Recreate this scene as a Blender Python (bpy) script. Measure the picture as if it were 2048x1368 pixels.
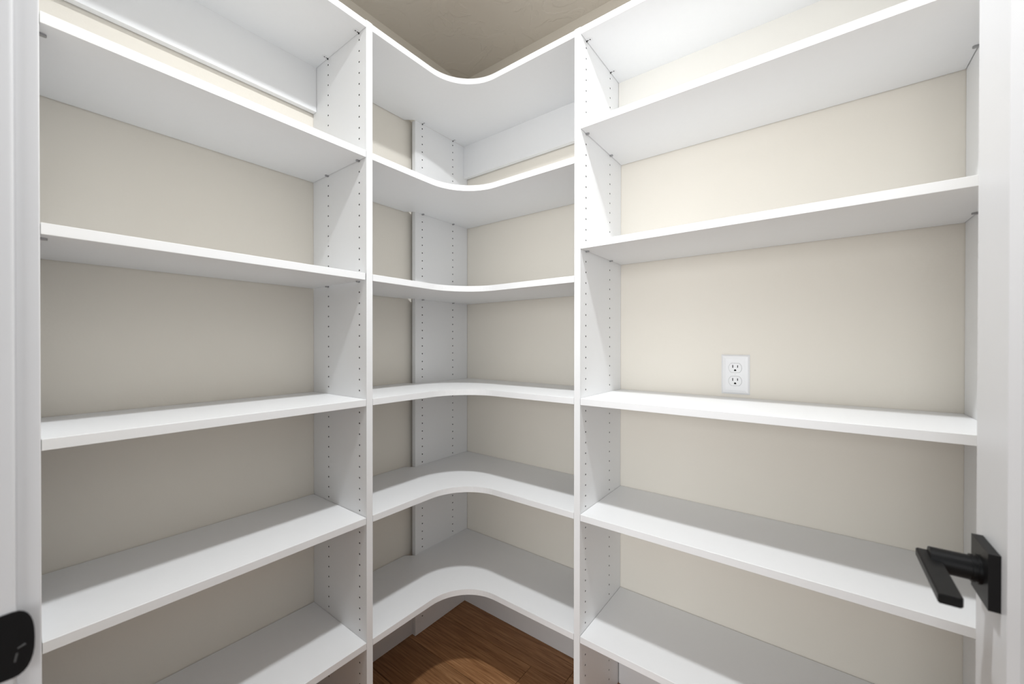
import bpy, bmesh, math, random
from mathutils import Vector, Matrix

# ------------------------------------------------------------------ clear
for o in list(bpy.data.objects):
    bpy.data.objects.remove(o)
scn = bpy.context.scene
C = scn.collection
rnd = random.Random(7)

# ------------------------------------------------------------------ camera
ZO = 0.0325                                   # floor height in the measuring frame
cam_d = bpy.data.cameras.new('camera')
cam = bpy.data.objects.new('camera', cam_d)
C.objects.link(cam)
yaw, pitch, roll = map(math.radians, (37.2509, -0.2578, 0.0467))
F = Vector((-math.sin(yaw) * math.cos(pitch), math.cos(yaw) * math.cos(pitch), math.sin(pitch)))
R0 = Vector((math.cos(yaw), math.sin(yaw), 0))
U0 = R0.cross(F)
R = R0 * math.cos(roll) + U0 * math.sin(roll)
U = U0 * math.cos(roll) - R0 * math.sin(roll)
M3 = Matrix((R, U, -F)).transposed()
cam.matrix_world = Matrix.Translation((1.33685, -1.36476, 1.16212 + ZO)) @ M3.to_4x4()
cam_d.sensor_width = 36
cam_d.lens = 36 * 801.909 / 2048
cam_d.shift_y = 6.98 / 2048
cam_d.clip_start = 0.01
cam_d.dof.use_dof = True
cam_d.dof.focus_distance = 1.35
cam_d.dof.aperture_fstop = 4.0
scn.camera = cam

# ------------------------------------------------------------------ world (the bright kitchen beyond the doorway)
w = bpy.data.worlds.new('world')
scn.world = w
w.use_nodes = True
bg = w.node_tree.nodes['Background']
bg.inputs[0].default_value = (0.95, 0.98, 1.0, 1)
bg.inputs[1].default_value = 0.42

# added fill light through the doorway, set in a made-up kitchen window
FILL_W = 90.0
wd = bpy.data.lights.new('added_doorway_fill', 'AREA')
wd.shape = 'RECTANGLE'; wd.size = 3.1; wd.size_y = 1.5; wd.energy = FILL_W; wd.color = (0.95, 0.98, 1.0)
wo = bpy.data.objects.new('added_doorway_fill', wd); C.objects.link(wo)
wo.location = (1.8, -4.62, 1.5); wo.rotation_euler = (math.radians(90), 0, 0)

# ------------------------------------------------------------------ view
scn.view_settings.view_transform = 'Standard'
scn.view_settings.look = 'None'
scn.view_settings.gamma = 1
scn.view_settings.use_curve_mapping = False
scn.view_settings.exposure = 0.09
LAMP_W = 14.6

# ------------------------------------------------------------------ materials
def mat(name, rgb, rough=0.5, metal=0.0, spec=0.5, bump=None, var=None):
    m = bpy.data.materials.new(name)
    m.use_nodes = True
    nt = m.node_tree
    b = nt.nodes['Principled BSDF']
    b.inputs['Base Color'].default_value = (*rgb, 1)
    b.inputs['Roughness'].default_value = rough
    b.inputs['Metallic'].default_value = metal
    b.inputs['Specular IOR Level'].default_value = spec
    tc = nt.nodes.new('ShaderNodeTexCoord')
    if var:
        scale, amt = var
        n = nt.nodes.new('ShaderNodeTexNoise')
        n.inputs['Scale'].default_value = scale
        n.inputs['Detail'].default_value = 4
        nt.links.new(tc.outputs['Object'], n.inputs['Vector'])
        mx = nt.nodes.new('ShaderNodeMix')
        mx.data_type = 'RGBA'
        mx.inputs['A'].default_value = (*[c * (1 - amt) for c in rgb], 1)
        mx.inputs['B'].default_value = (*[min(1, c * (1 + amt)) for c in rgb], 1)
        nt.links.new(n.outputs['Fac'], mx.inputs['Factor'])
        nt.links.new(mx.outputs['Result'], b.inputs['Base Color'])
    if bump:
        scale, strength, dist = bump
        n = nt.nodes.new('ShaderNodeTexNoise')
        n.inputs['Scale'].default_value = scale
        n.inputs['Detail'].default_value = 3
        nt.links.new(tc.outputs['Object'], n.inputs['Vector'])
        bp = nt.nodes.new('ShaderNodeBump')
        bp.inputs['Strength'].default_value = strength
        bp.inputs['Distance'].default_value = dist
        nt.links.new(n.outputs['Fac'], bp.inputs['Height'])
        nt.links.new(bp.outputs['Normal'], b.inputs['Normal'])
    return m

WHITE = mat('white_laminate', (0.882, 0.887, 0.896), 0.42, spec=0.35, bump=(420, 0.05, 0.0005), var=(60, 0.008))
CREAM = mat('cream_wall_paint', (0.845, 0.802, 0.725), 0.75, spec=0.25, bump=(170, 0.16, 0.001), var=(6, 0.012))
RAILCREAM = mat('cream_painted_rail', (0.86, 0.84, 0.79), 0.6, spec=0.3, var=(12, 0.01))
TRIM = mat('white_trim_paint', (0.735, 0.735, 0.745), 0.35, spec=0.4, bump=(90, 0.04, 0.0008))
BASEW = mat('white_baseboard_paint', (0.78, 0.78, 0.785), 0.4, spec=0.4, bump=(90, 0.03, 0.0008))
HOLE = mat('raw_chipboard_hole', (0.05, 0.045, 0.04), 0.9, spec=0.1)
BLACK = mat('matte_black_metal', (0.006, 0.006, 0.0065), 0.42, 0.0, 0.2, bump=(300, 0.05, 0.0004))
STEEL = mat('nickel_pin', (0.42, 0.42, 0.43), 0.32, 1.0)
PLASTIC = mat('white_plastic', (0.84, 0.84, 0.85), 0.3, spec=0.5)
SLOT = mat('dark_slot', (0.008, 0.008, 0.008), 0.8, spec=0.1)
SCREW = mat('screw_grey', (0.55, 0.55, 0.55), 0.35, 0.6)
SUBFLOOR = mat('subfloor_board', (0.04, 0.03, 0.022), 0.9)

def ceiling_mat():
    m = mat('skip_trowel_ceiling', (0.81, 0.755, 0.675), 0.85, spec=0.2)
    nt = m.node_tree
    b = nt.nodes['Principled BSDF']
    tc = nt.nodes.new('ShaderNodeTexCoord')
    n1 = nt.nodes.new('ShaderNodeTexNoise'); n1.inputs['Scale'].default_value = 7; n1.inputs['Detail'].default_value = 5; n1.inputs['Distortion'].default_value = 1.6
    r1 = nt.nodes.new('ShaderNodeValToRGB'); r1.color_ramp.elements[0].position = 0.5; r1.color_ramp.elements[1].position = 0.56
    n2 = nt.nodes.new('ShaderNodeTexNoise'); n2.inputs['Scale'].default_value = 60; n2.inputs['Detail'].default_value = 4
    ad = nt.nodes.new('ShaderNodeMath'); ad.operation = 'MULTIPLY_ADD'; ad.inputs[1].default_value = 0.3
    bp = nt.nodes.new('ShaderNodeBump'); bp.inputs['Strength'].default_value = 0.45; bp.inputs['Distance'].default_value = 0.0025
    nt.links.new(tc.outputs['Object'], n1.inputs['Vector']); nt.links.new(tc.outputs['Object'], n2.inputs['Vector'])
    nt.links.new(n1.outputs['Fac'], r1.inputs['Fac']); nt.links.new(n2.outputs['Fac'], ad.inputs[0]); nt.links.new(r1.outputs['Color'], ad.inputs[2])
    nt.links.new(ad.outputs[0], bp.inputs['Height']); nt.links.new(bp.outputs['Normal'], b.inputs['Normal'])
    return m
CEIL = ceiling_mat()

def wood_mat():
    m = bpy.data.materials.new('brown_oak_plank')
    m.use_nodes = True
    nt = m.node_tree; b = nt.nodes['Principled BSDF']
    b.inputs['Roughness'].default_value = 0.42; b.inputs['Specular IOR Level'].default_value = 0.35
    tc = nt.nodes.new('ShaderNodeTexCoord'); oi = nt.nodes.new('ShaderNodeObjectInfo')
    mp = nt.nodes.new('ShaderNodeMapping'); mp.inputs['Scale'].default_value = (2.2, 48, 4)
    ofs = nt.nodes.new('ShaderNodeVectorMath'); ofs.operation = 'MULTIPLY_ADD'
    ofs.inputs[1].default_value = (37, 17, 9)
    cmb = nt.nodes.new('ShaderNodeCombineXYZ')
    for i in range(3): nt.links.new(oi.outputs['Random'], cmb.inputs[i])
    nt.links.new(cmb.outputs[0], ofs.inputs[0]); nt.links.new(tc.outputs['Object'], ofs.inputs[2])
    nt.links.new(ofs.outputs[0], mp.inputs['Vector'])
    n1 = nt.nodes.new('ShaderNodeTexNoise'); n1.inputs['Scale'].default_value = 3.2; n1.inputs['Detail'].default_value = 8; n1.inputs['Roughness'].default_value = 0.62; n1.inputs['Distortion'].default_value = 0.5
    nt.links.new(mp.outputs[0], n1.inputs['Vector'])
    cr = nt.nodes.new('ShaderNodeValToRGB')
    e = cr.color_ramp.elements
    e[0].position = 0.30; e[0].color = (0.18, 0.074, 0.027, 1)
    e[1].position = 0.70; e[1].color = (0.49, 0.270, 0.128, 1)
    k = e.new(0.5); k.color = (0.34, 0.168, 0.073, 1)
    nt.links.new(n1.outputs['Fac'], cr.inputs['Fac'])
    hsv = nt.nodes.new('ShaderNodeHueSaturation')
    mr = nt.nodes.new('ShaderNodeMapRange'); mr.inputs['To Min'].default_value = 0.88; mr.inputs['To Max'].default_value = 1.12
    nt.links.new(oi.outputs['Random'], mr.inputs['Value']); nt.links.new(mr.outputs[0], hsv.inputs['Value'])
    nt.links.new(cr.outputs['Color'], hsv.inputs['Color']); nt.links.new(hsv.outputs['Color'], b.inputs['Base Color'])
    bp = nt.nodes.new('ShaderNodeBump'); bp.inputs['Strength'].default_value = 0.12; bp.inputs['Distance'].default_value = 0.001
    nt.links.new(n1.outputs['Fac'], bp.inputs['Height']); nt.links.new(bp.outputs['Normal'], b.inputs['Normal'])
    return m
WOOD = wood_mat()

def emit_mat(name, col, s):
    m = bpy.data.materials.new(name); m.use_nodes = True
    b = m.node_tree.nodes['Principled BSDF']
    b.inputs['Base Color'].default_value = (*col, 1)
    b.inputs['Emission Color'].default_value = (*col, 1); b.inputs['Emission Strength'].default_value = s
    return m

# ------------------------------------------------------------------ helpers
def tag(o, label=None, cat=None, group=None, kind=None):
    if label: o['label'] = label
    if cat: o['category'] = cat
    if group: o['group'] = group
    if kind: o['kind'] = kind
    return o

def link(name, me, parent=None):
    o = bpy.data.objects.new(name, me)
    C.objects.link(o)
    if parent is not None:
        o.parent = parent
    return o

def obj(name, bm, mats, parent=None, smooth=False):
    bmesh.ops.recalc_face_normals(bm, faces=bm.faces)
    me = bpy.data.meshes.new(name)
    bm.to_mesh(me); bm.free()
    for m in (mats if isinstance(mats, (list, tuple)) else [mats]):
        me.materials.append(m)
    if smooth:
        for p in me.polygons: p.use_smooth = True
    return link(name, me, parent)

def add_box(bm, x0, x1, y0, y1, z0, z1, mi=0):
    v = [bm.verts.new((x, y, z)) for x in (x0, x1) for y in (y0, y1) for z in (z0, z1)]
    for idx in ((0, 1, 3, 2), (4, 6, 7, 5), (0, 4, 5, 1), (2, 3, 7, 6), (0, 2, 6, 4), (1, 5, 7, 3)):
        f = bm.faces.new([v[i] for i in idx]); f.material_index = mi
    return v

def box(name, x0, x1, y0, y1, z0, z1, m, parent=None, bevel=0.0):
    bm = bmesh.new()
    add_box(bm, x0, x1, y0, y1, z0, z1)
    if bevel:
        bmesh.ops.bevel(bm, geom=list(bm.edges), offset=bevel, segments=2, profile=0.7, affect='EDGES')
    return obj(name, bm, m, parent)

def prism(bm, pts, z0, z1, mi=0):
    """closed polygon (x,y) extruded in z"""
    lo = [bm.verts.new((x, y, z0)) for x, y in pts]
    hi = [bm.verts.new((x, y, z1)) for x, y in pts]
    fs = [bm.faces.new(lo[::-1]), bm.faces.new(hi)]
    n = len(pts)
    for i in range(n):
        fs.append(bm.faces.new((lo[i], lo[(i + 1) % n], hi[(i + 1) % n], hi[i])))
    for f in fs: f.material_index = mi
    return fs

def cyl(bm, p0, p1, r, n=24, r2=None, mi=0, caps=True):
    p0, p1 = Vector(p0), Vector(p1)
    d = (p1 - p0).normalized()
    a = d.orthogonal().normalized(); b_ = d.cross(a)
    r2 = r if r2 is None else r2
    A = [bm.verts.new(p0 + (a * math.cos(t) + b_ * math.sin(t)) * r) for t in [2 * math.pi * i / n for i in range(n)]]
    B = [bm.verts.new(p1 + (a * math.cos(t) + b_ * math.sin(t)) * r2) for t in [2 * math.pi * i / n for i in range(n)]]
    for i in range(n):
        f = bm.faces.new((A[i], A[(i + 1) % n], B[(i + 1) % n], B[i])); f.smooth = True; f.material_index = mi
    if caps:
        A2 = [bm.verts.new(v.co) for v in A]; B2 = [bm.verts.new(v.co) for v in B]
        bm.faces.new(A2[::-1]).material_index = mi; bm.faces.new(B2).material_index = mi

# ------------------------------------------------------------------ measures (metres; corner of the two shelved walls at 0,0)
D = 0.3066            # shelf depth
T = 0.0195            # board thickness
YA = -0.681           # corner-side face of the side panel on the plain wall
XB = 0.764            # corner-side face of the side panel on the outlet wall
YE = -1.3085          # inner face of the end side panel on the plain wall
XE = 1.6075           # inner face of the end side panel on the outlet wall
RC = 0.151            # radius of the curved shelf fronts
CEILZ = 2.395 + ZO
WX = 1.632            # right wall
WY = -1.348           # inner face of the doorway wall
WYO = -1.475          # outer face of the doorway wall
JX = 0.752            # latch jamb face
HX = 1.514            # hinge jamb face
Z6 = [2.0685, 1.6964, 1.3444, 0.9820, 0.6410, 0.2797]        # shelf undersides
ZR = [2.0690, 1.7920, 1.4404, 0.9820, 0.6405, 0.2805]
Z6 = [z + ZO for z in Z6]; ZR = [z + ZO for z in ZR]
PTOP = 2.0895 + ZO
HOLES = [2.0484 + ZO - 0.032 * k for k in range(64)]

# ------------------------------------------------------------------ room shell
def struct(o): o['kind'] = 'structure'; return o
struct(box('wall_left', -0.11, 0, WYO, 0.11, 0, CEILZ, CREAM))
struct(box('wall_back', 0, WX, 0, 0.11, 0, CEILZ, CREAM))
struct(box('wall_right', WX, WX + 0.11, WYO, 0.11, 0, CEILZ, CREAM))
bm = bmesh.new()
DH = 2.045
add_box(bm, 0, JX - 0.02, WYO, WY, 0, CEILZ)
add_box(bm, HX + 0.02, WX, WYO, WY, 0, CEILZ)
add_box(bm, JX - 0.02, HX + 0.02, WYO, WY, DH + 0.02, CEILZ)
struct(obj('wall_front', bm, CREAM))
struct(box('ceiling', -0.11, WX + 0.11, WYO, 0.11, CEILZ, CEILZ + 0.1, CEIL))

# floor: dark sub-floor with one object for each plank
floor = struct(box('floor', -0.11, WX + 0.11, -3.2, 0.11, -0.08, -0.0065, SUBFLOOR))
PW = 0.18
GAP = 0.0007
y1 = -0.143 + PW
row = 0
ends = {0: 0.634, 1: 0.4975}
def plank(xa, xb, ya, yb):
    bm = bmesh.new()
    add_box(bm, xa + GAP, xb - GAP, ya + GAP, yb - GAP, -0.0065, 0.0)
    top = [e for e in bm.edges if all(abs(v.co.z) < 1e-6 for v in e.verts)]
    bmesh.ops.bevel(bm, geom=top, offset=0.0012, segments=1, affect='EDGES')
    return obj('plank', bm, WOOD, floor)
while y1 > -3.2:
    y0 = y1 - PW
    e = ends.get(row, rnd.uniform(0.2, 1.3))
    xs = [e - 1.22, e, e + 1.22, e + 2.44]
    for xa, xb in zip(xs, xs[1:]):
        xa, xb = max(xa, -0.11), min(xb, WX + 0.11)
        if xb - xa > 0.03:
            plank(xa, xb, max(y0, -3.2), min(y1, 0.11))
    y1 = y0
    row += 1

# unseen kitchen wall and window, made up to hold the added fill light
KY, KX0, KX1, KZ0, KZ1 = -4.66, 0.22, 3.38, 0.73, 2.27
bm = bmesh.new()
add_box(bm, -1.6, KX0, KY - 0.14, KY, 0, 2.6); add_box(bm, KX1, 4.2, KY - 0.14, KY, 0, 2.6)
add_box(bm, KX0, KX1, KY - 0.14, KY, 0, KZ0); add_box(bm, KX0, KX1, KY - 0.14, KY, KZ1, 2.6)
struct(obj('added_wall_kitchen', bm, CREAM))
win = bmesh.new()
for a, b_, c, d in ((KX0, KX1, KZ0, KZ0 + 0.05), (KX0, KX1, KZ1 - 0.05, KZ1), (KX0, KX0 + 0.05, KZ0 + 0.05, KZ1 - 0.05), (KX1 - 0.05, KX1, KZ0 + 0.05, KZ1 - 0.05), (1.77, 1.83, KZ0 + 0.05, KZ1 - 0.05)):
    add_box(win, a, b_, KY - 0.10, KY - 0.05, c, d)
wn = struct(obj('added_window_1', win, TRIM))
struct(box('floor_kitchen', -1.6, 4.2, -4.8, -3.2, -0.08, 0.0, WOOD))

# baseboards between the side panels
def base(name, boxes):
    bm = bmesh.new()
    for (x0, x1, ya, yb) in boxes:
        add_box(bm, x0, x1, ya, yb, 0.0015, 0.125)
    return struct(obj(name, bm, BASEW))
BT = 0.0178
base('baseboard_left', [(0, BT, YA + 0.002, -0.0005), (0, BT, YE + 0.003, YA - T - 0.003)])
base('baseboard_back', [(0.0385, XB - 0.002, -BT, 0), (XB + T + 0.003, XE - 0.003, -BT, 0)])
base('baseboard_right', [(WX - BT, WX, WY + 0.02, -D - 0.01)])

# ------------------------------------------------------------------ doorway trim
def jamb():
    bm = bmesh.new()
    # plan outline of the latch jamb board with an eased inner edge
    r = 0.003
    pts = [(JX - 0.019, WYO), (JX, WYO)]
    for i in range(7):
        t = math.pi / 2 * i / 6
        pts.append((JX - r + r * math.cos(t), WY - r + r * math.sin(t)))
    pts += [(JX - 0.019, WY)]
    prism(bm, pts, 0.0, DH)
    return struct(obj('trim_1', bm, TRIM))
jl = jamb()
tag(jl, 'white painted door jamb board with black strike plate', 'door jamb')
# stop moulding
bm = bmesh.new(); add_box(bm, JX - 0.0005, JX + 0.011, WYO + 0.02, WY - 0.040, 0, DH - 0.0005)
obj('door_stop', bm, TRIM, jl)
# hinge jamb, head jamb
j2 = struct(box('trim_2', HX, HX + 0.019, WYO, WY, 0, DH, TRIM, bevel=0.0015))
tag(j2, 'white painted hinge jamb behind the open door', 'door jamb')
j3 = struct(box('trim_3', JX - 0.019, HX + 0.019, WYO, WY, DH, DH + 0.019, TRIM, bevel=0.0015))
tag(j3, 'white painted head jamb above the doorway', 'door jamb')
# casing on the pantry side
def casing(name, x0, x1, z0, z1, label):
    o = struct(box(name, x0, x1, WY, WY + 0.0152, z0, z1, TRIM, bevel=0.0012))
    tag(o, label, 'door casing')
    return o
casing('trim_4', JX - 0.006 - 0.057, JX - 0.006, 0, DH + 0.006, 'white flat casing board beside the black strike plate')
casing('trim_5', HX + 0.006, HX + 0.06, 0, DH + 0.006, 'white flat casing board on the hinge side of the doorway')
casing('trim_6', JX - 0.063, HX + 0.06, DH + 0.006, DH + 0.063, 'white flat casing board over the doorway')

# strike plate on the latch jamb, its lip reaching past the jamb edge
ZH = 0.8865 + ZO
bm = bmesh.new()
pts = []
yl, hh, c = WY + 0.0110, 0.0300, 0.0135
ys0 = WY - 0.036
outline = [(ys0, -0.0285), (ys0, 0.0285)]
n = 14
for i in range(n + 1):
    t = math.pi / 2 - math.pi * i / n
    ex = 2 / 2.5
    outline.append((yl - c + c * abs(math.cos(t)) ** ex, hh * math.copysign(abs(math.sin(t)) ** ex, math.sin(t))))
lo = [bm.verts.new((JX + 0.0002, y, ZH + z)) for y, z in outline]
hi = [bm.verts.new((JX + 0.0022 - max(0, (y - WY)) * 0.12, y, ZH + z)) for y, z in outline]
bm.faces.new(lo); bm.faces.new(hi[::-1])
for i in range(len(lo)):
    bm.faces.new((lo[i], lo[(i + 1) % len(lo)], hi[(i + 1) % len(lo)], hi[i]))
sp = obj('strike_plate', bm, BLACK, jl); sp['label'] = 'matte black strike plate with rounded lip'
bm = bmesh.new(); add_box(bm, JX + 0.0015, JX + 0.0024, WY - 0.028, WY - 0.010, ZH - 0.013, ZH + 0.013)
obj('latch_hole', bm, SLOT, sp)
MARK_GREY = mat('dark_grey_mark', (0.085, 0.085, 0.085), 0.5, 0.0, 0.3)  # lighter grey for two small raised marks on the strike plate
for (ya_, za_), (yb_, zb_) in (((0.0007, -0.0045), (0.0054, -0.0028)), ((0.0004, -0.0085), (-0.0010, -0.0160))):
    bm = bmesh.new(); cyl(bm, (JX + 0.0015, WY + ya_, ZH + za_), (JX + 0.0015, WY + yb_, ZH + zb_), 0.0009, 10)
    obj('grey_mark', bm, MARK_GREY, sp)

# ------------------------------------------------------------------ door, standing open into the pantry
DX, DT = 1.504, 0.035
DY0, DY1 = -1.339, -0.579
def door():
    bm = bmesh.new()
    z0, z1 = 0.012, 2.035
    st, top, bot = 0.107, 0.115, 0.20
    rec, sl = 0.008, 0.006
    ya, yb, za, zb = DY0 + st, DY1 - st, z0 + bot, z1 - top
    for side, xs, s in ((0, DX, 1), (1, DX + DT, -1)):
        def q(y, z, d=0): return bm.verts.new((xs + s * d, y, z))
        O = [q(DY0, z0), q(DY1, z0), q(DY1, z1), q(DY0, z1)]
        I = [q(ya, za), q(yb, za), q(yb, zb), q(ya, zb)]
        P = [q(ya + sl, za + sl, rec), q(yb - sl, za + sl, rec), q(yb - sl, zb - sl, rec), q(ya + sl, zb - sl, rec)]
        for i in range(4):
            j = (i + 1) % 4
            bm.faces.new((O[i], O[j], I[j], I[i])); bm.faces.new((I[i], I[j], P[j], P[i]))
        bm.faces.new(P)
        if side == 0: O0 = O
    for i in range(4):
        j = (i + 1) % 4
        bm.faces.new((O0[i], O0[j], O[j], O[i]))
    return struct(obj('door_1', bm, TRIM))
dr = door()
tag(dr, 'white painted panel door with black lever handle standing open', 'door')
ros = box('handle_rosette', DX - 0.0100, DX + 0.0004, -0.6690, -0.6050, 0.8560 + ZO, 0.9215 + ZO, BLACK, dr, bevel=0.0006)
ros['label'] = 'square matte black rosette'
HY, HZ = -0.637, 0.8895 + ZO
bm = bmesh.new()
cyl(bm, (DX - 0.0098, HY, HZ), (DX - 0.0125, HY, HZ), 0.0170, 32)
cyl(bm, (DX - 0.0125, HY, HZ), (DX - 0.0150, HY, HZ), 0.0150, 32)
cyl(bm, (DX - 0.0150, HY, HZ), (DX - 0.0175, HY, HZ), 0.0160, 32)
obj('collar', bm, BLACK, ros)
bm = bmesh.new(); cyl(bm, (DX - 0.0170, HY, HZ), (1.4515, HY, HZ), 0.0143, 32)
obj('neck', bm, BLACK, ros)
bm = bmesh.new()
prism(bm, [(1.4415, HY + 0.017), (1.4612, HY + 0.017), (1.4612, HY - 0.104), (1.4590, HY - 0.1075), (1.4415, HY - 0.1078)], 0.8835 + ZO, 0.8938 + ZO)
bmesh.ops.bevel(bm, geom=list(bm.edges), offset=0.001, segments=2, affect='EDGES')
lv = obj('lever', bm, BLACK, ros); lv['label'] = 'flat bar lever'
# hinges
for z in (0.22, 1.02, 1.83):
    bm = bmesh.new(); cyl(bm, (DX + 0.005, DY0 - 0.0055, z - 0.045), (DX + 0.005, DY0 - 0.0055, z + 0.045), 0.005, 12)
    obj('hinge', bm, BLACK, dr)
# second rosette and lever on the other face
r2 = box('handle_rosette', DX + DT - 0.0004, DX + DT + 0.010, -0.6690, -0.6050, 0.8560 + ZO, 0.9215 + ZO, BLACK, dr, bevel=0.0006)
bm = bmesh.new(); cyl(bm, (DX + DT + 0.0095, HY, HZ), (DX + DT + 0.045, HY, HZ), 0.0133, 24)
obj('neck', bm, BLACK, r2)
bm = bmesh.new(); add_box(bm, DX + DT + 0.040, DX + DT + 0.060, HY - 0.107, HY + 0.017, 0.8835 + ZO, 0.8938 + ZO)
obj('lever', bm, BLACK, r2)

# ------------------------------------------------------------------ side panels with shelf-pin holes
def holed_face(bm, P, s_cols, W, z0, z1, zs):
    """face in (s,z); P(s,z,d) gives the point, d = depth into the board"""
    h, hz, r, dep = 0.008, 0.016, 0.0027, 0.011
    zs = sorted(z for z in zs if z0 + hz <= z <= z1 - hz)
    br = [0]
    for s in s_cols: br += [s - h, s + h]
    br += [W]
    def quad(a, b_, c, d, mi=0):
        f = bm.faces.new([bm.verts.new(P(*q)) for q in (a, b_, c, d)]); f.material_index = mi
    for i in range(0, len(br), 2):
        quad((br[i], z0, 0), (br[i + 1], z0, 0), (br[i + 1], z1, 0), (br[i], z1, 0))
    for s in s_cols:
        quad((s - h, z0, 0), (s + h, z0, 0), (s + h, zs[0] - hz, 0), (s - h, zs[0] - hz, 0))
        quad((s - h, zs[-1] + hz, 0), (s + h, zs[-1] + hz, 0), (s + h, z1, 0), (s - h, z1, 0))
        for zc in zs:
            sq = [(h, 0), (h, hz), (0, hz), (-h, hz), (-h, 0), (-h, -hz), (0, -hz), (h, -hz)]
            o_ = [bm.verts.new(P(s + a, zc + b_, 0)) for a, b_ in sq]
            ring = [(r * math.cos(math.pi / 4 * k), r * math.sin(math.pi / 4 * k)) for k in range(8)]
            i0 = [bm.verts.new(P(s + a, zc + b_, 0)) for a, b_ in ring]
            i1 = [bm.verts.new(P(s + a, zc + b_, dep)) for a, b_ in ring]
            for k in range(8):
                m_ = (k + 1) % 8
                bm.faces.new((o_[k], o_[m_], i0[m_], i0[k]))
                f = bm.faces.new((i0[k], i0[m_], i1[m_], i1[k])); f.material_index = 1
            f = bm.faces.new(i1); f.material_index = 1

def side_panel(axis, c0, c1, s0, s1, cols, faces, label, z1=PTOP, zs=HOLES):
    """axis 'y': board in the x-z plane between y=c0..c1, s = x. axis 'x': board in the y-z plane, s = -y"""
    bm = bmesh.new()
    W = s1 - s0
    z0 = 0.0015
    cc = [c - s0 for c in cols]
    def PT(c, sgn):
        if axis == 'y': return lambda s, z, d: (s0 + s, c + sgn * d, z)
        return lambda s, z, d: (c + sgn * d, -(s0 + s), z)
    for c, sgn, on in ((c0, 1, 'lo' in faces), (c1, -1, 'hi' in faces)):
        P = PT(c, sgn)
        if on: holed_face(bm, P, cc, W, z0, z1, zs)
        else: bm.faces.new([bm.verts.new(P(*q)) for q in ((0, z0, 0), (W, z0, 0), (W, z1, 0), (0, z1, 0))])
    A, B = PT(c0, 1), PT(c1, -1)
    for (sa, za), (sb, zb) in (((0, z0), (0, z1)), ((W, z0), (W, z1)), ((0, z0), (W, z0)), ((0, z1), (W, z1))):
        bm.faces.new([bm.verts.new(q) for q in (A(sa, za, 0), A(sb, zb, 0), B(sb, zb, 0), B(sa, za, 0))])
    bmesh.ops.remove_doubles(bm, verts=bm.verts, dist=1e-6)
    o = obj('shelf_side_panel', bm, [WHITE, HOLE])
    tag(o, label, 'side panel', 'drilled side panels of the shelving')
    return o
HF, HB = D - 0.0363, 0.096
G = 0.0012
pA = side_panel('y', YA - T, YA, G, D, [HB, HF], 'lo hi', 'drilled white side panel between curved corner shelves and the plain wall shelves')
pB = side_panel('x', XB, XB + T, G, D, [HB, HF], 'lo hi', 'drilled white side panel between curved corner shelves and the outlet wall shelves')
pLE = side_panel('y', YE - T, YE, G, D, [HB, HF], 'hi', 'drilled white end panel beside the door casing with the strike plate')
pRE = side_panel('x', XE, XE + T, G, D, [HB, HF], 'lo', 'drilled white end panel just behind the open door')
pC = side_panel('x', 0.0183, 0.0373, 0.0015, 0.3055, [0.0954, 0.2688], 'hi', 'drilled white support panel standing in the corner under the curved shelves', z1=Z6[0])

# ------------------------------------------------------------------ shelf pins (parts of the panel they plug into)
def pin_mesh():
    bm = bmesh.new()
    # stem along +x from the hole, spoon under the shelf
    cyl(bm, (-0.006, 0, -0.0023), (0.003, 0, -0.0023), 0.0022, 12)
    pts = []
    for i in range(9):
        t = -math.pi / 2 + math.pi * i / 8
        pts.append((0.0075 + 0.0032 * math.cos(t), 0.0036 * math.sin(t)))
    pts += [(0.0003, 0.0036), (0.0003, -0.0036)]
    prism(bm, pts, -0.0036, -0.0001)
    bmesh.ops.recalc_face_normals(bm, faces=bm.faces)
    me = bpy.data.meshes.new('shelf_pin'); bm.to_mesh(me); bm.free()
    me.materials.append(STEEL)
    return me
PIN = pin_mesh()
def pin(panel, x, y, z, ang):
    o = link('shelf_pin', PIN, panel)
    o.location = (x, y, z); o.rotation_euler = (0, 0, ang)
for i in (1, 2, 4):
    for s in (HB, HF):
        pin(pA, s, YA - T, Z6[i], -math.pi / 2)
        pin(pA, s, YA, Z6[i], math.pi / 2)
        pin(pLE, s, YE, Z6[i], math.pi / 2)
        pin(pB, XB + T, -s, ZR[i], 0)
        pin(pB, XB, -s, Z6[i], math.pi)
        pin(pRE, XE, -s, ZR[i], math.pi)
    for s in (0.0954, 0.2688):
        pin(pC, 0.0373, -s, Z6[i], 0)

# ------------------------------------------------------------------ cam fittings of the top shelves
def cam_mesh():
    bm = bmesh.new()
    cyl(bm, (0.0105, 0, 0.001), (0.0105, 0, -0.0006), 0.0085, 28)
    return bm
def cam_fit(shelf, x, y, z, ang):
    bm = cam_mesh()
    o = obj('cam_fitting', bm, PLASTIC, shelf)
    o.location = (x, y, z); o.rotation_euler = (0, 0, ang)
    for xa, xb in ((0.0005, 0.0065), (0.0095, 0.0135)):
        bm = bmesh.new(); add_box(bm, xa, xb, -0.0014, 0.0014, -0.0009, 0.0)
        obj('cam_slot', bm, SLOT, o)
    bm = bmesh.new(); add_box(bm, 0.0, 0.0016, -0.0016, 0.0016, -0.0040, 0.0)
    obj('cam_slot', bm, SLOT, o)

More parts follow.
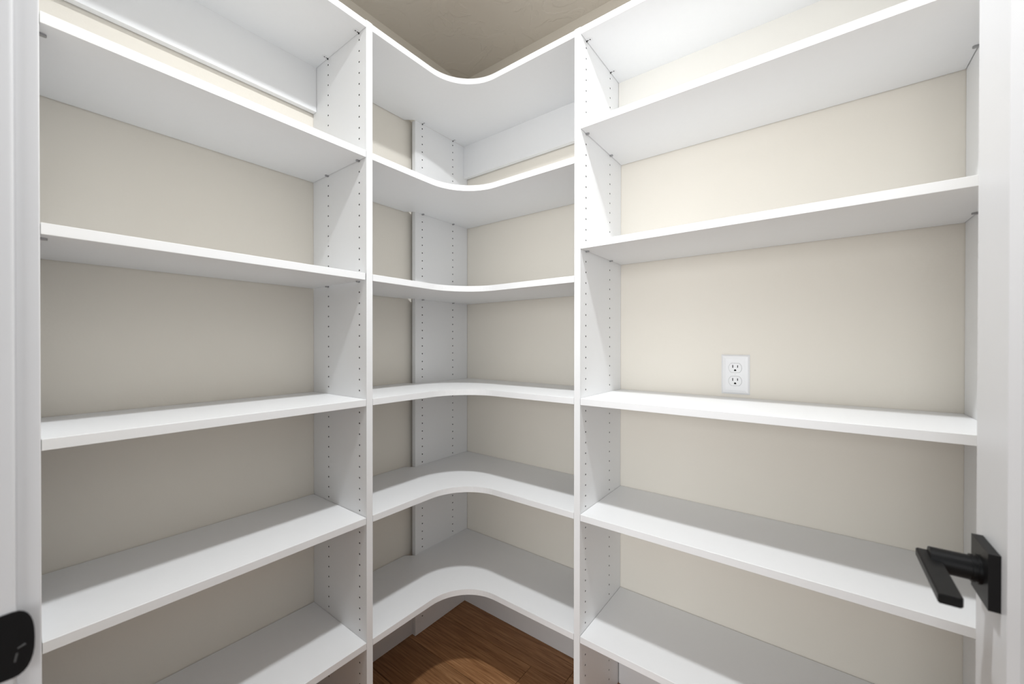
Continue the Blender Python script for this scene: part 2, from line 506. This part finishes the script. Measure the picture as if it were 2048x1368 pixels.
# ------------------------------------------------------------------ shelves
def straight_shelf(x0, x1, ya, yb, z, label, group):
    bm = bmesh.new()
    add_box(bm, x0, x1, ya, yb, z, z + T)
    bmesh.ops.bevel(bm, geom=list(bm.edges), offset=0.0006, segments=1, affect='EDGES')
    o = obj('straight_shelf', bm, WHITE)
    return tag(o, label, 'shelf', group)
ordL = ['topmost straight white shelf on the plain wall, fixed above the white hanging rail',
        'second straight white shelf from the top on the plain wall without an outlet',
        'third straight white shelf from the top on the plain wall without an outlet',
        'fixed middle straight white shelf on the plain wall, fourth from the top',
        'second lowest straight white shelf on the plain wall without an outlet',
        'lowest straight white shelf on the plain wall without an outlet']
ordR = ['topmost straight white shelf on the outlet wall, above the cream hanging rail',
        'second straight white shelf from the top on the wall with the outlet',
        'third straight white shelf from the top, the one above the outlet',
        'straight white shelf directly below the electrical outlet',
        'second lowest straight white shelf on the outlet wall, behind the black lever handle',
        'lowest straight white shelf on the wall with the outlet']
ordC = ['topmost curved corner shelf, fixed between both side panels above a white rail',
        'second curved white corner shelf from the top',
        'third curved white corner shelf from the top',
        'fixed middle curved white corner shelf, fourth from the top',
        'second lowest curved white corner shelf',
        'lowest curved white corner shelf, just above the wooden floor']
ends_l = [0.0004, 0.001, 0.0034, 0.0006, 0.001, 0.0004]
sh_L, sh_R, sh_C = [], [], []
for i in range(6):
    g = ends_l[i]
    sh_L.append(straight_shelf(0.0022, D, YE + 0.0006, YA - T - g, Z6[i], ordL[i], 'straight shelves on the plain wall'))
    sh_R.append(straight_shelf(XB + T + 0.0008, XE - 0.0012, -D, -0.002, ZR[i], ordR[i], 'straight shelves on the outlet wall'))
def corner_shelf(z, label):
    bm = bmesh.new()
    pts = [(D, YA + 0.0008)]
    n = 20
    for i in range(n + 1):
        t = math.pi / 2 * i / n
        pts.append((D + RC - RC * math.cos(t), -(D + RC) + RC * math.sin(t)))
    pts += [(XB - 0.0008, -D), (XB - 0.0008, -0.002), (0.0380, -0.002), (0.0380, -0.3065), (0.0022, -0.333), (0.0022, YA + 0.0008)]
    prism(bm, pts, z, z + T)
    rim = [e for e in bm.edges if abs(e.verts[0].co.z - e.verts[1].co.z) < 1e-6]
    bmesh.ops.bevel(bm, geom=rim, offset=0.0006, segments=1, affect='EDGES')
    o = obj('corner_shelf', bm, WHITE)
    return tag(o, label, 'shelf', 'curved corner shelves')
for i in range(6):
    sh_C.append(corner_shelf(Z6[i], ordC[i]))

for s in (HB, HF):
    cam_fit(sh_L[0], s, YA - T - 0.0006, Z6[0], -math.pi / 2)
    cam_fit(sh_L[0], s, YE + 0.0017, Z6[0], math.pi / 2)
    cam_fit(sh_R[0], XB + T + 0.001, -s, ZR[0], 0)
    cam_fit(sh_R[0], XE - 0.0014, -s, ZR[0], math.pi)
for s in (0.0954, 0.2688):
    cam_fit(sh_C[0], 0.0375, -s, Z6[0], 0)

# hanging rails below the top shelves
RF_, RBK = 0.0225, 0.0035
RZ = 1.9235 + ZO
rl = box('hanging_rail', RBK, RF_, YE + 0.002, YA - T - 0.0008, RZ, Z6[0] + 0.0002, WHITE, bevel=0.0006)
tag(rl, 'white hanging rail under the topmost straight shelf of the plain wall', 'rail')
rl = box('hanging_rail', 0.0377, XB - 0.001, -RF_ - 0.002, -RBK - 0.002, RZ, Z6[0] + 0.0002, WHITE, bevel=0.0006)
tag(rl, 'white hanging rail under the topmost curved corner shelf', 'rail')
rl = box('hanging_rail', XB + T + 0.0008, XE - 0.0012, -RF_ - 0.003, -RBK - 0.003, RZ, ZR[0] + 0.0002, RAILCREAM, bevel=0.0006)
tag(rl, 'cream hanging rail under the topmost straight shelf of the outlet wall', 'rail')

# ------------------------------------------------------------------ electrical outlet
def outlet():
    cx, cz = 1.1425, 1.0705 + ZO
    hw, hh = 0.0375, 0.059
    bm = bmesh.new()
    def ring(a, b_, y): return [bm.verts.new((cx + sx * a, y, cz + sz * b_)) for sx, sz in ((-1, -1), (1, -1), (1, 1), (-1, 1))]
    R_ = [ring(hw, hh, 0.0), ring(hw, hh, -0.0022), ring(hw - 0.0045, hh - 0.0045, -0.0052), ring(hw - 0.012, hh - 0.012, -0.0060)]
    for a, b_ in zip(R_, R_[1:]):
        for i in range(4):
            j = (i + 1) % 4
            bm.faces.new((a[i], a[j], b_[j], b_[i]))
    bm.faces.new(R_[-1]); bm.faces.new(R_[0][::-1])
    o = obj('outlet_plate', bm, PLASTIC)
    tag(o, 'white duplex electrical outlet with cover plate on the cream wall', 'outlet')
    def shape(r, flat, n=16):
        pts = []
        a = math.asin(flat / r)
        for i in range(n + 1):
            t = -a + 2 * a * i / n; pts.append((r * math.cos(t), r * math.sin(t)))
        for i in range(n + 1):
            t = math.pi - a + 2 * a * i / n; pts.append((r * math.cos(t), r * math.sin(t)))
        return pts
    def slab(name, pts, z, y0, y1, m, par):
        bm = bmesh.new()
        A = [bm.verts.new((cx + x, y0, z + q)) for x, q in pts]; B = [bm.verts.new((cx + x, y1, z + q)) for x, q in pts]
        bm.faces.new(A); bm.faces.new(B[::-1])
        for i in range(len(A)):
            j = (i + 1) % len(A); bm.faces.new((A[i], A[j], B[j], B[i]))
        return obj(name, bm, m, par)
    for z in (cz + 0.0196, cz - 0.0196):
        slab('receptacle_gap', shape(0.0177, 0.0143), z, -0.0055, -0.00605, mat_gap, o)
        rc = slab('receptacle', shape(0.0171, 0.0137), z, -0.0055, -0.0068, PLASTIC, o)
        for sx, h in ((-0.0064, 0.0042), (0.0064, 0.0036)):
            slab('blade_slot', [(sx - 0.0011, 0.0055 - h), (sx + 0.0011, 0.0055 - h), (sx + 0.0011, 0.0055 + h), (sx - 0.0011, 0.0055 + h)], z - 0.001, -0.0064, -0.00695, SLOT, rc)
        g = [(0.0030 * math.cos(math.pi * i / 8), 0.0030 * math.sin(math.pi * i / 8)) for i in range(9)] + [(-0.0030, -0.0020), (0.0030, -0.0020)]
        slab('ground_slot', g, z - 0.0072, -0.0064, -0.00695, SLOT, rc)
    bm = bmesh.new(); cyl(bm, (cx, -0.0055, cz), (cx, -0.0066, cz), 0.0028, 16)
    s = obj('cover_screw', bm, PLASTIC, o)
    bm = bmesh.new(); add_box(bm, cx - 0.0003, cx + 0.0003, -0.0068, -0.0064, cz - 0.0022, cz + 0.0022)
    obj('screw_slot', bm, SCREW, s)
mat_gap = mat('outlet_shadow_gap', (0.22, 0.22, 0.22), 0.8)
outlet()

# ------------------------------------------------------------------ ceiling light (out of view, casts the shelf shadows)
LX, LY, LZ = 0.972, -0.815, 2.381 + ZO
lt = bpy.data.objects.new('ceiling_light', None); C.objects.link(lt); lt.location = (LX, LY, LZ)
tag(lt, 'thin round flush ceiling light in the middle of the pantry', 'ceiling light')
bm = bmesh.new(); cyl(bm, (0, 0, 0.006), (0, 0, CEILZ - LZ), 0.075, 40)
obj('light_housing', bm, PLASTIC, lt)
bm = bmesh.new(); cyl(bm, (0, 0, 0.002), (0, 0, 0.007), 0.060, 40, r2=0.064)
obj('diffuser', bm, emit_mat('lit_diffuser', (1.0, 0.95, 0.88), 6.0), lt)
ld = bpy.data.lights.new('lamp_light', 'AREA')
ld.shape = 'DISK'; ld.size = 0.09; ld.spread = math.radians(160); ld.energy = LAMP_W; ld.color = (0.95, 0.98, 1.0)
lo_ = bpy.data.objects.new('lamp_light', ld); C.objects.link(lo_); lo_.parent = lt
lo_.location = (0, 0, 0.001)
